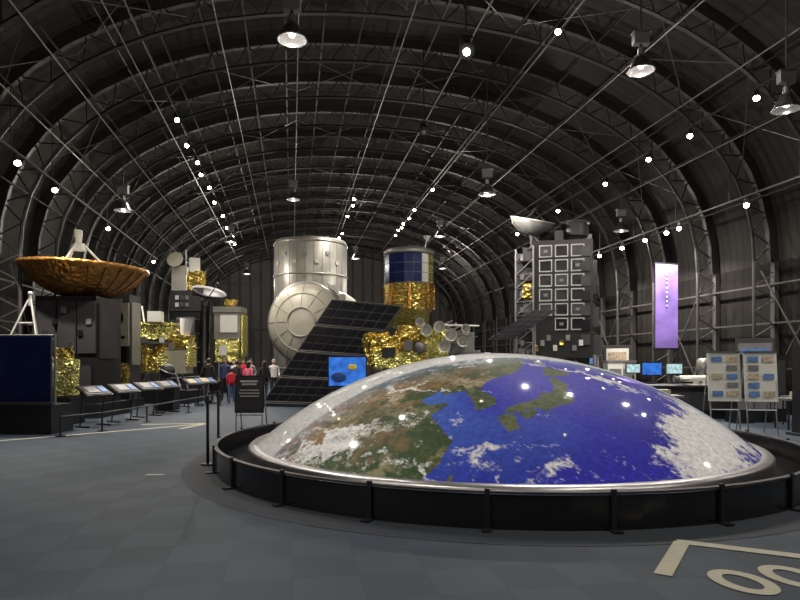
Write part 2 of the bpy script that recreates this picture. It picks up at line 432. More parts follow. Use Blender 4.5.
    at = me.color_attributes.new('Col', 'FLOAT_COLOR', 'POINT')
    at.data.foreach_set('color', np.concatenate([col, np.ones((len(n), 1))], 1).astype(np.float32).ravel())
    m = bpy.data.materials.new('earth_print'); m.use_nodes = True; nt = m.node_tree; p = nt.nodes['Principled BSDF']
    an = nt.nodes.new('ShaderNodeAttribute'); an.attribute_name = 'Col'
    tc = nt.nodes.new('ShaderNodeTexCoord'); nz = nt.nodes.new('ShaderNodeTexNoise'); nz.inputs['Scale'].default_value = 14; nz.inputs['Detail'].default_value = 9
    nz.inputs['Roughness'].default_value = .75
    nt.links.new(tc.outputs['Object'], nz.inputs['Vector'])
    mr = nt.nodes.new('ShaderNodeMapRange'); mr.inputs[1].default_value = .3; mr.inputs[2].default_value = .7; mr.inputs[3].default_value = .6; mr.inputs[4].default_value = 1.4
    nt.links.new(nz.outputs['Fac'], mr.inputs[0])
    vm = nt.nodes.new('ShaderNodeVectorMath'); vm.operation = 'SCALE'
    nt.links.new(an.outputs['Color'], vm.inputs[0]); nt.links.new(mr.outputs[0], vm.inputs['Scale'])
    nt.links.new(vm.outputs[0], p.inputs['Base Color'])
    p.inputs['Roughness'].default_value = .55; p.inputs['Specular IOR Level'].default_value = .12
    p.inputs['Coat Weight'].default_value = .75; p.inputs['Coat Roughness'].default_value = .05
    me.materials.append(m)
    o = bpy.data.objects.new('dome_surface', me); S.collection.objects.link(o)
    return o
par = bpy.data.objects.new('earth_dome', None); S.collection.objects.link(par); par.location = (CX, CY, 0)
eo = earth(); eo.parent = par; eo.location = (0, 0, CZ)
b = B('dome_base')
b.lathe([(3.90, .315), (4.02, .315), (4.06, .28), (4.06, .1)], STEEL, None, 128)
b.lathe([(4.06, .12), (4.44, .12), (4.44, 0)], BLKG, None, 128)
o = b.done(); o.parent = par
b = B('dome_guard_fence')
FR = 4.52; nseg = 120
for k in range(nseg):
    a0, a1 = 2*math.pi*k/nseg, 2*math.pi*(k+1)/nseg
    P0 = Vector((CX+FR*math.cos(a0), CY+FR*math.sin(a0), 0)); P1 = Vector((CX+FR*math.cos(a1), CY+FR*math.sin(a1), 0))
    r0 = (P0-Vector((CX, CY, 0))).normalized()*.02
    b.obox(P0+Vector((0, 0, .0)), P1-P0, r0, (0, 0, .34), BLKG)
    b.obox(P0+Vector((0, 0, .35))-r0, P1-P0, r0*3, (0, 0, .022), DK)
for k in range(24):
    a = 2*math.pi*(k+.35)/24
    c, s_ = math.cos(a), math.sin(a)
    b.box((CX+(FR+.04)*c, CY+(FR+.04)*s_, .2), (.03, .05, .4), BLK, a)
    b.box((CX+(FR+.07)*c, CY+(FR+.07)*s_, .012), (.16, .09, .022), BLK, a)
b.done()
b = B('carpet_ring')
DKC = mat('carpet_dark', (.026, .034, .048), .8, var=.1, scale=50)
b.lathe([(4.45, .004), (5.0, .004)], DKC, Matrix.Translation((CX, CY, 0)), 128, False); b.done()

# ---------------------------------------------------------------- floor markings
def strip(b, pts, w, m, z=.006):
    for (x0, y0), (x1, y1) in zip(pts[:-1], pts[1:]):
        d = Vector((x1-x0, y1-y0, 0)); nrm = Vector((-d.y, d.x, 0)).normalized()*w/2
        A, C = Vector((x0, y0, z)), Vector((x1, y1, z))
        b.face([A-nrm, C-nrm, C+nrm, A+nrm], m)
b = B('floor_arrow_marking')
strip(b, [(1.97, 4.5), (2.5, 5.32)], .13, MARK); strip(b, [(2.46, 5.34), (3.9, 4.62)], .13, MARK, .007)
for cx, cy in ((2.49, 4.36), (2.93, 4.46)):
    for k in range(28):
        a0, a1 = 2*math.pi*k/28, 2*math.pi*(k+1)/28
        q = []
        for a, rx, ry in ((a0, .20, .26), (a1, .20, .26), (a1, .10, .16), (a0, .10, .16)):
            x_, y_ = rx*math.cos(a), ry*math.sin(a); q.append((cx+x_*.95-y_*.3, cy+x_*.3+y_*.95, .006))
        b.face(q, MARK)
b.done()
b = B('floor_arrow_marking')
strip(b, [(-9.3, 10.9), (-6.06, 14.3), (-5.0, 15.6)], .16, MARK); strip(b, [(-6.6, 15.3), (-5.0, 15.6), (-5.25, 14.3)], .14, MARK, .007)
strip(b, [(-3.6, 8.5), (-3.35, 8.5)], .08, MARK)
b.done()

# ---------------------------------------------------------------- A. gold dish satellite, left
b = B('satellite_with_gold_dish')
x, y = -9.65, 18.0
b.box((x, y, .2), (2.2, 2.0, .4), BLK)
b.box((x+.05, y, 1.95), (1.75, 1.5, 3.1), BLK)
for sx in (-.62, .05, .68):
    b.box((x+.05+sx*.9, y-.78, 2.6), (.52, .06, 1.5), DK)
for k in range(7): b.box((x-.7+.24*k, y-.83, 2.1+.33*(k % 4)), (.14, .05, .16), (GREY, STEEL, BLKG)[k % 3])
b.box((x+.4, y-.8, 1.2), (.8, .08, .6), DK); b.box((x-.45, y-.8, 1.2), (.55, .1, .5), BLKG)
b.box((x+.96, y-.1, 2.5), (.06, 1.1, 1.6), DK)
b.cyl((x, y, 3.45), (x, y, 3.6), .6, .4, BLK, 20)
M = Matrix.Translation((x+.05, y, -.15)) @ Matrix.Rotation(math.radians(2), 4, 'Y') @ Matrix.Diagonal((.93, .93, 1, 1))
b.lathe([(.35, 3.68), (.8, 3.74), (1.25, 3.95), (1.6, 4.22), (1.84, 4.46), (1.92, 4.52), (1.92, 4.6), (1.8, 4.56)], ORANGE, M, 48)
b.lathe([(1.8, 4.56), (1.2, 4.3), (.6, 4.14), (.0, 4.1)], CREAM, M, 48)
for k in range(24):
    a = 2*math.pi*k/24
    P = [(.4, 3.67), (.8, 3.73), (1.25, 3.94), (1.6, 4.21), (1.86, 4.46)]
    for (r0, z0), (r1, z1) in zip(P[:-1], P[1:]):
        b.tube(M @ Vector((r0*math.cos(a), r0*math.sin(a), z0)), M @ Vector((r1*math.cos(a), r1*math.sin(a), z1)), .014, BROWN, 4)
for k in range(3):
    a = 2*math.pi*k/3+.5
    b.tube((x+1.1*math.cos(a), y+1.1*math.sin(a), 4.1), (x+.12*math.cos(a), y+.12*math.sin(a), 5.15), .035, WHITE, 6)
b.cyl((x, y, 4.95), (x, y, 5.15), .22, .14, WHITE, 18); b.cyl((x, y, 5.15), (x, y, 5.55), .09, .12, WHITE, 14)
b.done()
# blue panel in front-left on a plinth
b = B('solar_panel_display')
b.box((-8.65, 13.7, .32), (1.9, .9, .64), BLK)
b.box((-8.65, 13.25, .68), (2.0, .1, .06), DK)
b.grid((-9.7, 13.55, .68), (1.85, 0, 0), (0, 0, 1.5), 9, 8, CELL, CELLLINE, .06, .03)
b.obox((-9.75, 13.5, .66), (1.95, 0, 0), (0, .02, 0), (0, 0, .05), DK)
b.tube((-7.83, 13.62, .64), (-7.83, 13.62, 2.25), .03, GREY, 6)
b.tube((-9.72, 13.62, 2.2), (-7.83, 13.62, 2.2), .025, GREY, 6)
b.done()
# white tripod antenna
b = B('tripod_antenna')
x, y, zb, zt = -9.55, 15.5, 2.25, 3.35
b.box((x, y, 1.1), (.7, .7, 2.2), DK); b.box((x, y, 2.22), (.8, .8, .06), GREY)
for dx, dy in ((-.33, -.3), (.33, -.3), (0, .33)):
    b.tube((x+dx, y+dy, zb), (x+dx*.1, y+dy*.1, zt-.15), .022, WHITE, 6)
b.tube((x-.2, y-.18, 2.6), (x+.2, y-.18, 2.6), .018, WHITE, 5)
b.cyl((x, y, zt-.3), (x, y, zt), .05, .04, WHITE, 12); b.ball((x, y, zt+.02), .06, WHITE)
b.done()
# gold cube satellite on stand
b = B('gold_foil_instrument')
x, y = -8.75, 15.6
b.box((x, y, .35), (.75, .7, .7), BLK)
b.foil((x, y, 1.2), (.6, .55, .95), YGOLD, .2, .06, 3); b.foil((x+.1, y-.1, 1.8), (.36, .3, .34), GOLD, .4, .05, 8)
b.cyl((x-.15, y-.3, 1.35), (x-.2, y-.45, 1.4), .12, .16, GREY, 14); b.tube((x+.2, y, 1.9), (x+.3, y, 2.25), .02, STEEL)
b.tube((x-.2, y-.1, 1.6), (x-.35, y-.1, 2.15), .02, STEEL)
b.done()
# B dark equipment tower
b = B('satellite_bus_tower')
x, y = -9.9, 21.3
b.box((x, y, .15), (1.2, 1.1, .3), BLK); b.box((x, y, 2.1), (1.0, .9, 3.7), DK)
b.box((x-.1, y-.47, 3.2), (.7, .05, 1.2), GREY); b.box((x+.1, y-.47, 1.6), (.6, .05, 1.5), BLKG)
b.box((x+.35, y-.49, 2.9), (.3, .06, 1.5), CREAM); b.foil((x+.3, y-.5, 1.2), (.4, .15, .7), GOLD, 0, .05, 21)
b.box((x+.52, y, 2.6), (.05, .7, 2.2), SILV)
for k in range(4): b.box((x-.3+.2*k, y-.5, 2.45), (.12, .04, .12), STEEL); b.box((x-.25+.17*k, y-.5, 3.0+.12*(k % 2)), (.1, .04, .3), WHITE if k % 2 else BLK)
b.tube((x, y, 3.95), (x, y, 4.5), .03, STEEL); b.cyl((x, y, 4.4), (x, y, 4.55), .05, .25, GREY, 16)
b.done()
# C gold foil satellite
b = B('gold_foil_satellite')
x, y = -9.35, 23.8
b.box((x, y, .25), (2.6, 1.6, .5), BLK)
for dx in (-.8, .8):
    for dy in (-.4, .4): b.tube((x+dx, y+dy, .5), (x+dx*.7, y+dy*.7, 1.2), .05, STEEL, 6)
b.foil((x-.45, y, 1.75), (1.0, 1.0, 1.1), GOLD, 0, .08, 1); b.box((x+.55, y, 1.6), (.9, .8, .9), CREAM)
b.box((x-.45, y, 2.35), (1.3, 1.2, .1), STEEL); b.foil((x-.3, y, 2.75), (1.2, 1.0, .55), YGOLD, .1, .08, 2)
b.box((x-.3, y, 3.09), (1.5, 1.15, .1), YGOLD, .1); b.foil((x+.8, y-.1, 2.4), (.7, .6, .5), GOLD, -.2, .07, 4)
b.cyl((x+.9, y-.2, 2.65), (x+.95, y-.2, 3.3), .18, .24, WHITE, 16); b.tube((x+.5, y, 2.9), (x+1.3, y-.1, 2.1), .05, GOLD, 6)
b.cyl((x+.2, y-.55, 1.7), (x+.2, y-.75, 1.7), .15, .25, YGOLD, 18); b.box((x+1.15, y-.2, 1.9), (.1, .9, 1.0), YGOLD)
for k in range(5): b.box((x-.9+.35*k, y-.62, 2.2+.25*(k % 2)), (.18, .08, .22), (WHITE, STEEL, BLK)[k % 3], .2)
b.box((x-.1, y-.6, 3.35), (.5, .4, .4), WHITE, .1); b.tube((x-.7, y-.2, 3.1), (x-.8, y-.2, 3.8), .03, WHITE)
b.done()
# D tall satellite + dish mast
b = B('tall_observation_satellite')
x, y = -10.6, 30
b.box((x, y, .25), (2.0, 2, .5), BLK); b.box((x+.1, y, 2.3), (1.3, 1.2, 3.6), BLK); b.box((x+.1, y-.62, 2.6), (.9, .05, 2.4), GREY)
b.box((x+.1, y, 4.6), (1.5, 1.3, 1.0), DK); b.box((x-.35, y-.1, 5.7), (.7, .8, 1.3), SILV, .2)
b.foil((x+.45, y, 5.6), (.7, .8, 1.0), GOLD, 0, .07, 6); b.cyl((x-.35, y-.5, 6.5), (x-.35, y-.8, 6.6), .15, .4, CREAM, 20)
b.tube((x-.1, y, 6.2), (x-.1, y, 7.2), .05, STEEL); b.box((x+.4, y-.2, 6.4), (.5, .4, .7), WHITE, .4)
b.obox((x+.7, y-.6, 1.0), (.5, 0, 0), (0, .1, 0), (.1, 0, 3.6), BLKG)
for k in range(5): b.tube((x-.7, y-.65, .8+.7*k), (x+.8, y-.65, .9+.7*k), .03, STEEL, 5)
for k in range(6): b.box((x-.3+.25*(k % 3), y-.68, 4.4+.35*(k//3)), (.16, .06, .2), (WHITE, STEEL, GREY)[k % 3])
b.done()
b = B('antenna_dish_mast')
x, y = -9.2, 28.2
b.box((x, y, .1), (.9, .9, .2), BLK); b.cyl((x, y, .2), (x, y, 4.3), .09, .06, DK, 12)
b.cyl((x, y, 4.3), (x+.2, y-.1, 4.7), .12, .12, GREY, 12)
b.lathe([(.05, 0), (.5, .08), (.75, .22), (.8, .34), (.72, .24), (.4, .12), (0, .06)], DK, Matrix.Translation((x+.2, y-.1, 4.6)) @ Matrix.Rotation(.3, 4, 'Y') @ Matrix.Rotation(.3, 4, 'X'), 32)
b.tube((x+.2, y-.1, 4.6), (x+.75, y-.4, 5.2), .03, STEEL); b.ball((x+.75, y-.4, 5.2), .09, BLK)
b.box((x-.3, y, 4.9), (.5, .3, .35), BLK, .3)
b.done()
b = B('silver_box_satellite')
x, y = -9.05, 32
b.box((x, y, .3), (1.8, 1.6, .6), BLK)
for dx in (-.5, .5):
    for dy in (-.4, .4): b.tube((x+dx, y+dy, .6), (x+dx, y+dy, 1.6), .06, STEEL)
b.foil((x, y, 2.2), (1.2, 1.2, 1.2), YGOLD, 0, .09, 5); b.box((x, y, 3.5), (1.35, 1.2, 1.4), SILV); b.box((x+.1, y-.62, 3.6), (.9, .05, .9), WHITE)
b.box((x, y, 4.35), (1.45, 1.3, .3), SILV); b.cyl((x, y, 4.5), (x, y, 4.9), .2, .45, GOLD, 18)
b.box((x+.75, y, 3.0), (.1, 1, 2.2), YGOLD); b.box((x-.2, y-.66, 2.2), (.4, .08, .5), WHITE)
b.done()

# G. large upright module
b = B('upright_pressurized_module')
x, y = -5.35, 36; M = Matrix.Translation((x, y, 0))
b.lathe([(1.5, 0), (1.5, .6), (2.1, .8), (2.16, 1.0), (2.16, 8.6), (2.1, 8.75), (1.6, 8.85), (0, 8.85)], SILV, M, 64)
for z in (1.2, 3.4, 4.9, 6.6, 8.5):
    b.lathe([(2.16, z), (2.21, z+.01), (2.21, z+.07), (2.16, z+.08)], GREY if z in (4.9,) else SILV, M, 64)
for k in range(28):
    a = 2*math.pi*k/28
    b.box((x+2.155*math.cos(a), y+2.155*math.sin(a), 4.8), (.03, .025, 7.4), GREY, a)
for k in range(7):
    a = -math.pi/2-.9+.3*k
    b.box((x+2.18*math.cos(a), y+2.18*math.sin(a), 7.3+.5*(k % 2)), (.06, .22, .2), GREY if k % 2 else CREAM, a)
b.box((x+.9, y, 8.95), (.4, .4, .3), WHITE); b.tube((x-.4, y, 8.8), (x-.4, y, 9.3), .04, STEEL)
b.done()
# H. horizontal module with domed end facing the visitor
b = B('horizontal_laboratory_module')
M = Matrix.Translation((-4.55, 29, 3.5)) @ Matrix.Rotation(math.radians(-12), 4, 'Z') @ Matrix.Rotation(math.radians(90), 4, 'X')
b.lathe([(1.95, -4), (1.98, -3.9), (1.98, -.1), (1.93, 0), (1.88, .06)], SILV, M, 64)
b.lathe([(1.88, .06), (1.78, .18), (1.6, .32), (1.38, .44), (1.1, .55), (.8, .63), (.45, .68), (0, .7)], HULL, M, 64)
b.lathe([(1.98, -.35), (2.05, -.33), (2.05, -.15), (1.98, -.13)], SILV, M, 64)
b.lathe([(.72, .63), (.72, .72), (.66, .72), (.64, .64)], CREAM, M, 40)
b.lathe([(1.42, .40), (1.41, .46), (1.37, .48), (1.35, .44)], CREAM, M, 48)
for k in range(12):
    a = 2*math.pi*k/12
    P = [(1.9, .07), (1.62, .325), (1.12, .56), (.75, .65)]
    for (r0, z0), (r1, z1) in zip(P[:-1], P[1:]):
        b.tube(M @ Vector((r0*math.cos(a), r0*math.sin(a), z0)), M @ Vector((r1*math.cos(a), r1*math.sin(a), z1)), .012, GREY, 4)
for q in (-.8, -3.2):
    for sg in (-1, 1):
        p = M @ Vector((sg*1.3, 0, q)); c = M @ Vector((sg*1.2, -1.5, q))
        b.cyl((p.x, p.y, 0), (c.x, c.y, c.z+.1), .12, .12, STEEL, 8)
    p0, p1 = M @ Vector((-1.6, 0, q)), M @ Vector((1.6, 0, q))
    b.tube((p0.x, p0.y, .08), (p1.x, p1.y, .08), .08, BLK, 6)
b.box((M @ Vector((1.2, 1.6, -.6))), (.5, .4, .5), WHITE); b.box((M @ Vector((1.75, .9, -.3))), (.3, .4, .9), CREAM)
b.done()

# I. big tilted solar array
b = B('tilted_solar_array_paddle')
Aq, Bq, Cq, Dq = Vector((-5.0, 22, .12)), Vector((-2.35, 21.0, .12)), Vector((.08, 20.3, 3.50)), Vector((-2.42, 21.6, 3.86))
def bil(s_, t_): return (Aq*(1-s_)+Bq*s_)*(1-t_)+(Dq*(1-s_)+Cq*s_)*t_
nrm = (Bq-Aq).cross(Dq-Aq).normalized()
for k in range(4):
    t0, t1 = k/4+.008, (k+1)/4-.008
    P = [bil(0, t0), bil(1, t0), bil(1, t1), bil(0, t1)]
    for a_, c_ in ((0, 1), (1, 2), (2, 3), (3, 0)): b.tube(P[a_], P[c_], .035, TUBEG, 6)
    for q in range(6):
        u0, u1 = q/6+.01, (q+1)/6-.01
        Q = [bil(u0, t0+.01), bil(u1, t0+.01), bil(u1, t1-.01), bil(u0, t1-.01)]
        b.face([p-nrm*.03 for p in Q], CELLD); b.face([p+nrm*.03 for p in Q], CELLD)
        for a_, c_ in ((0, 1), (1, 2), (2, 3), (3, 0)): b.face([Q[a_]-nrm*.03, Q[c_]-nrm*.03, Q[c_]+nrm*.03, Q[a_]+nrm*.03], CELLD)
    for q in range(1, 6): b.tube(bil(q/6, t0), bil(q/6, t1), .02, TUBEG, 4)
    for tt in (.33, .66): b.tube(bil(0, t0+(t1-t0)*tt)-nrm*.02, bil(1, t0+(t1-t0)*tt)-nrm*.02, .022, TUBEG, 4); b.tube(bil(0, t0+(t1-t0)*tt)+nrm*.02, bil(1, t0+(t1-t0)*tt)+nrm*.02, .022, TUBEG, 4)
for s_, t_, gx in ((.2, .85, .2), (.85, .85, 0), (.5, .45, 0)):
    p = bil(s_, t_); b.cyl((p.x+gx, p.y+.6, 0), p+Vector((0, .05, -.02)), .05, .05, GREY, 8)
b.box((-3.7, 21.75, .05), (2.6, .9, .1), BLK, -.3)
b.done()

# J. blue/gold drum satellite
b = B('drum_satellite_blue_cells')
x, y = .4, 27; M = Matrix.Translation((x, y, 0)); r = 1.13
b.box((x, y, .3), (2.6, 2.4, .6), BLK); b.lathe([(.7, .6), (.5, 2.6), (.55, 3.2)], STEEL, M, 24)
b.lathe([(.5, 3.1), (.9, 3.2), (.95, 3.8), (1.08, 3.9)], GOLD, M, 40)
b.lathe([(1.08, 3.9), (1.1, 3.95), (1.1, 5.0), (1.12, 5.05)], GOLD, M, 40)
b.lathe([(1.05, 5.05), (1.08, 6.3)], GREY, M, 40)
for k in range(18):
    a0 = 2*math.pi*k/18
    sa = a0-2*math.pi if a0 > math.pi else a0
    mm = WHITE if -1.15 < sa < -.8 else CELL
    mm = YGOLD if -.8 <= sa < .6 else mm
    for q in range(3):
        a1 = a0+2*math.pi/18-.03
        z0, z1 = 5.1+q*.42, 5.1+q*.42+.39
        b.face([(x+1.12*math.cos(a0), y+1.12*math.sin(a0), z0), (x+1.12*math.cos(a1), y+1.12*math.sin(a1), z0),
                (x+1.12*math.cos(a1), y+1.12*math.sin(a1), z1), (x+1.12*math.cos(a0), y+1.12*math.sin(a0), z1)], mm)
b.lathe([(1.1, 6.36), (1.14, 6.38), (1.14, 6.55), (1.0, 6.62), (0, 6.62)], SILV, M, 40)
for a in range(8):
    t = a*math.pi/4; b.box((x+1.14*math.cos(t), y+1.14*math.sin(t), 4.5), (.05, .12, 1.1), ORANGE, t)
for z in (4.2, 4.6): b.lathe([(1.1, z), (1.15, z+.02), (1.1, z+.05)], ORANGE, M, 40)
b.tube((x+.7, y-.3, 6.6), (x+.8, y-.3, 7.1), .03, WHITE); b.cyl((x+.8, y-.3, 7.0), (x+.8, y-.3, 7.2), .05, .18, WHITE, 12)
b.cyl((x+.2, y, 6.6), (x+.2, y, 6.8), .4, .3, GREY, 18)
b.done()

# K. gold foil lander cluster with thrusters
b = B('gold_satellite_with_thrusters')
x, y = .45, 19
b.box((x+.3, y, .3), (3.2, 1.8, .6), BLK)
for dx in (-.9, 1.2):
    for dy in (-.5, .5): b.tube((x+dx, y+dy, .6), (x+dx*.8, y+dy, 1.6), .06, STEEL, 6)
b.foil((x-.6, y, 1.95), (1.7, 1.2, .85), GOLD, .15, .12, 11); b.foil((x+.5, y+.1, 2.15), (1.2, 1.1, .95), YGOLD, -.1, .1, 12)
b.foil((x-1.2, y-.2, 2.2), (.7, .5, .6), GOLD, .5, .1, 13); b.foil((x-.1, y-.3, 2.5), (.8, .6, .4), GOLD, .3, .09, 14)
b.foil((x-.6, y-.5, 1.65), (1.3, .4, .5), YGOLD, .1, .1, 16)
b.box((x-.8, y-.72, 1.9), (.4, .08, .3), BLK, .2); b.box((x-.2, y-.75, 2.1), (.25, .1, .3), GREY, -.3); b.box((x-1.3, y-.55, 2.1), (.25, .1, .2), BLK, .4)
b.ball((x+.15, y-.55, 2.05), .2, GREY, 20)
for dx, dz, rr in ((.45, 2.5, .17), (.85, 2.6, .17), (1.2, 2.35, .19), (1.55, 2.15, .16), (1.0, 2.0, .18), (1.65, 2.55, .13), (.25, 2.75, .13)):
    b.cyl((x+dx, y+.1, dz), (x+dx-.06, y-.45, dz+.05), rr*.9, rr*.9, WHITE, 18)
    b.cyl((x+dx-.06, y-.45, dz+.05), (x+dx-.1, y-.75, dz+.08), rr*.4, rr*1.05, WHITE, 18, False)
    b.cyl((x+dx-.06, y-.46, dz+.05), (x+dx-.08, y-.6, dz+.06), rr*.35, rr*.6, CREAM, 12)
b.box((x+1.4, y+.3, 2.2), (.9, .7, .7), SILV, .2); b.box((x+1.75, y, 1.75), (.8, .5, .3), GREY)
for k in range(7):
    a = Vector((x+.9+.13*k, y-.3, 2.75-.08*k)); b.tube(a, a+Vector((.25, -.3, .12)), .02, STEEL, 5)
b.tube((x+.6, y-.5, 2.75), (x+2.0, y-.4, 2.72), .03, WHITE); b.tube((x-.9, y-.6, 1.6), (x+.2, y-.7, 2.5), .05, GOLD)
b.done()

# L. black satellite with white framed panels
b = B('black_earth_observation_satellite')
x, y = 5.85, 22.3; rz = math.radians(-14)
R = Matrix.Translation((x, y, 0)) @ Matrix.Rotation(rz, 4, 'Z')
def rb(c, d, m, ex=0): b.box(R @ Vector(c), d, m, rz+ex)
rb((.1, 0, .35), (2.6, 2.0, .7), BLK); rb((.3, 0, 1.25), (1.6, 1.3, 1.1), DK)
rb((.15, 0, 3.85), (2.1, 1.9, 4.2), BLK)
for i in range(3):
    for j in range(6):
        cx, cz = -.42+i*.55, 5.55-j*.52
        fw, fh = .42, .40
        if (i, j) in ((0, 5),): continue
        rb((cx, -.98, cz), (fw, .04, fh), DK if (i*2+j) % 4 == 0 else BLKG)
        for s_ in (-1, 1):
            rb((cx+s_*fw/2, -1.0, cz), (.035, .05, fh+.035), LINEW); rb((cx, -1.0, cz+s_*fh/2), (fw, .05, .035), LINEW)
        if (i+j) % 3 == 0: rb((cx, -1.01, cz), (.14, .03, .10), GREY)
for j in range(7): rb((.95, -1.0, 5.5-.52*j), (.3, .08, .36), (DK, BLKG)[j % 2])
rb((1.25, -.4, 4.6), (.2, .9, 1.2), BLKG); rb((1.3, -.5, 3.2), (.25, .7, .7), DK); rb((1.3, -.6, 2.2), (.35, .5, .7), DK)
for j, (dz, mm) in enumerate(((5.5, DK), (4.8, DK), (4.2, GOLD), (3.6, GREY), (3.0, DK), (2.4, DK))):
    rb((-1.05, -.3+.2*(j % 2), dz), (.35, 1.1, .5), mm); rb((-1.25, -.6, dz-.1), (.14, .3, .2), GREY if j % 2 else STEEL)
rb((-1.35, -.2, 4.4), (.25, .6, 2.4), DK)
for xx_, yy_ in ((-1.5, -.45), (-1.5, .25), (-.85, -1.03)):
    rb((xx_, yy_, 3.75), (.06, .06, 4.0), STEEL)
for j in range(8):
    b.tube(R @ Vector((-1.5, -.45, 1.8+j*.5)), R @ Vector((-1.5, .25, 2.3+j*.5)), .03, STEEL, 4)
    b.tube(R @ Vector((-1.5, -.45, 1.8+j*.5)), R @ Vector((-.85, -1.03, 2.3+j*.5)), .025, STEEL, 4)
    b.tube(R @ Vector((-1.5, -.45, 1.8+j*.5)), R @ Vector((-.85, -1.03, 1.8+j*.5)), .02, STEEL, 4)
for sx in (-1.0, 1.35):
    b.tube(R @ Vector((sx, -.8, .7)), R @ Vector((sx, -.8, 2.0)), .05, GREY, 6); b.tube(R @ Vector((sx, .7, .7)), R @ Vector((sx, .7, 2.0)), .05, GREY, 6)
    b.tube(R @ Vector((sx, -.8, .8)), R @ Vector((sx*.3, -.8, 1.9)), .03, GREY, 5)
for j in range(8): rb((-.75+.22*j, -1.02, 2.1+.18*(j % 3)), (.14, .08, .2), (GOLD, STEEL, GREY, WHITE)[j % 4])
b.cyl(R @ Vector((.55, 0, 5.95)), R @ Vector((.55, 0, 6.15)), .3, .5, DK, 20)
b.cyl(R @ Vector((.6, 0, 6.2)), R @ Vector((.6, 0, 6.75)), .5, .5, BLK, 24)
b.lathe([(.5, 0), (.54, .02), (.54, .06), (.48, .08)], DK, Matrix.Translation(R @ Vector((.6, 0, 6.65))), 24)
b.tube(R @ Vector((-.9, -.1, 5.9)), R @ Vector((-.95, -.3, 6.4)), .08, GREY, 8); b.tube(R @ Vector((-.5, -.1, 5.9)), R @ Vector((-1.0, -.3, 6.4)), .04, STEEL, 6)
DM = Matrix.Translation(R @ Vector((-1.0, -.3, 6.32))) @ Matrix.Rotation(math.radians(10), 4, 'Y') @ Matrix.Rotation(math.radians(14), 4, 'X')
b.lathe([(.1, 0), (.45, .08), (.72, .3), (.82, .52), (.80, .54), (.68, .34), (.4, .13), (0, .06)], DISHW, DM, 40)
b.lathe([(.82, .52), (.85, .54), (.80, .56)], WHITE, DM, 40)
for k in range(3):
    a = 2.1*k; b.tube(DM @ Vector((.7*math.cos(a), .7*math.sin(a), .35)), DM @ Vector((0, 0, .9)), .018, STEEL, 5)
b.ball(DM @ Vector((0, 0, .9)), .1, BLK)
rb((-.3, .3, 6.2), (.7, .5, .5), BLKG); rb((-.3, .3, 6.55), (.3, .3, .3), GREY)
rb((.05, -.5, 6.15), (.3, .3, .4), DK); rb((1.1, .2, 6.1), (.25, .4, .4), GREY)
b.done()
b = B('black_solar_panel')
x0 = Vector((2.95, 20.1, 2.35)); u = Vector((1.55, .3, 1.0)); v = Vector((.85, .1, .02))
b.grid(x0, v, u, 3, 6, CELLD, TUBEG, .06, .04)
b.cyl((3.9, 20.5, 0), (3.9, 20.4, 2.75), .05, .05, GREY, 8); b.cyl((4.6, 20.6, 0), (4.6, 20.5, 3.1), .05, .05, GREY, 8)
b.box((4.2, 20.6, .05), (1.3, .5, .1), BLK)
b.done()

# blue screen display (with yellow) in the middle
b = B('video_display_kiosk')
x, y = -1.55, 17.6
b.box((x, y+.1, .42), (1.0, .35, .84), BLK); b.box((x, y+.1, 1.32), (1.16, .08, .92), BLK)
b.box((x, y+.05, 1.32), (1.08, .02, .84), SCRB)
b.ball((x+.15, y+.03, 1.45), .13, YEL, 16, (1, .1, .7)); b.ball((x-.25, y+.03, 1.15), .22, mat('screen_dark', (.01, .03, .12), .4, 0, .5), 16, (1, .1, .7)); b.done()

b = B('small_globe_model')
x, y = -7.75, 20.0
b.box((x, y, .4), (.6, .6, .8), BLK); b.cyl((x, y, .8), (x, y, 1.1), .05, .05, STEEL); b.ball((x, y, 1.3), .25, DK, 20)
b.lathe([(.3, -.02), (.33, 0), (.3, .02)], STEEL, Matrix.Translation((x, y, 1.3)) @ Matrix.Rotation(.4, 4, 'Y'), 28); b.done()

for x, y, rz in ((-7.6, 14.9, .5), (-7.45, 16.2, .5), (-7.4, 17.6, .5), (-7.35, 18.9, .45), (-7.45, 21.6, .4), (-7.4, 22.9, .3)):
    b = B('information_stand')
    Rm = Matrix.Translation((x, y, 0)) @ Matrix.Rotation(rz+.7, 4, 'Z')
    for sx in (-.32, .32):
        b.tube(Rm @ Vector((sx, .1, 0)), Rm @ Vector((sx, 0, .82)), .02, BLK, 6)
        b.tube(Rm @ Vector((sx, -.2, .02)), Rm @ Vector((sx, .25, .02)), .025, BLK, 6)
    b.box(Rm @ Vector((0, -.02, .88)), (.78, .45, .035), BLK, rz+.7, .5)
    b.box(Rm @ Vector((0, -.03, .905)), (.72, .40, .015), DK, rz+.7, .5)
    b.box(Rm @ Vector((-.1, -.04, .92)), (.34, .26, .01), TANP if y > 19 else GREY, rz+.7, .5)
    b.box(Rm @ Vector((.22, -.04, .92)), (.18, .26, .01), BLUEP, rz+.7, .5)
    b.done()
b = B('low_barrier_rail')
pl = [(-7.3, 12.9), (-6.9, 13.9), (-6.75, 16), (-6.7, 19), (-6.6, 22)]
for (a0, a1), (c0, c1) in zip(pl[:-1], pl[1:]): b.tube((a0, a1, .42), (c0, c1, .42), .022, BLK, 6)
for a0, a1 in pl: b.tube((a0, a1, 0), (a0, a1, .44), .022, BLK, 6); b.cyl((a0, a1, 0), (a0, a1, .02), .1, .1, BLK, 12)
b.done()

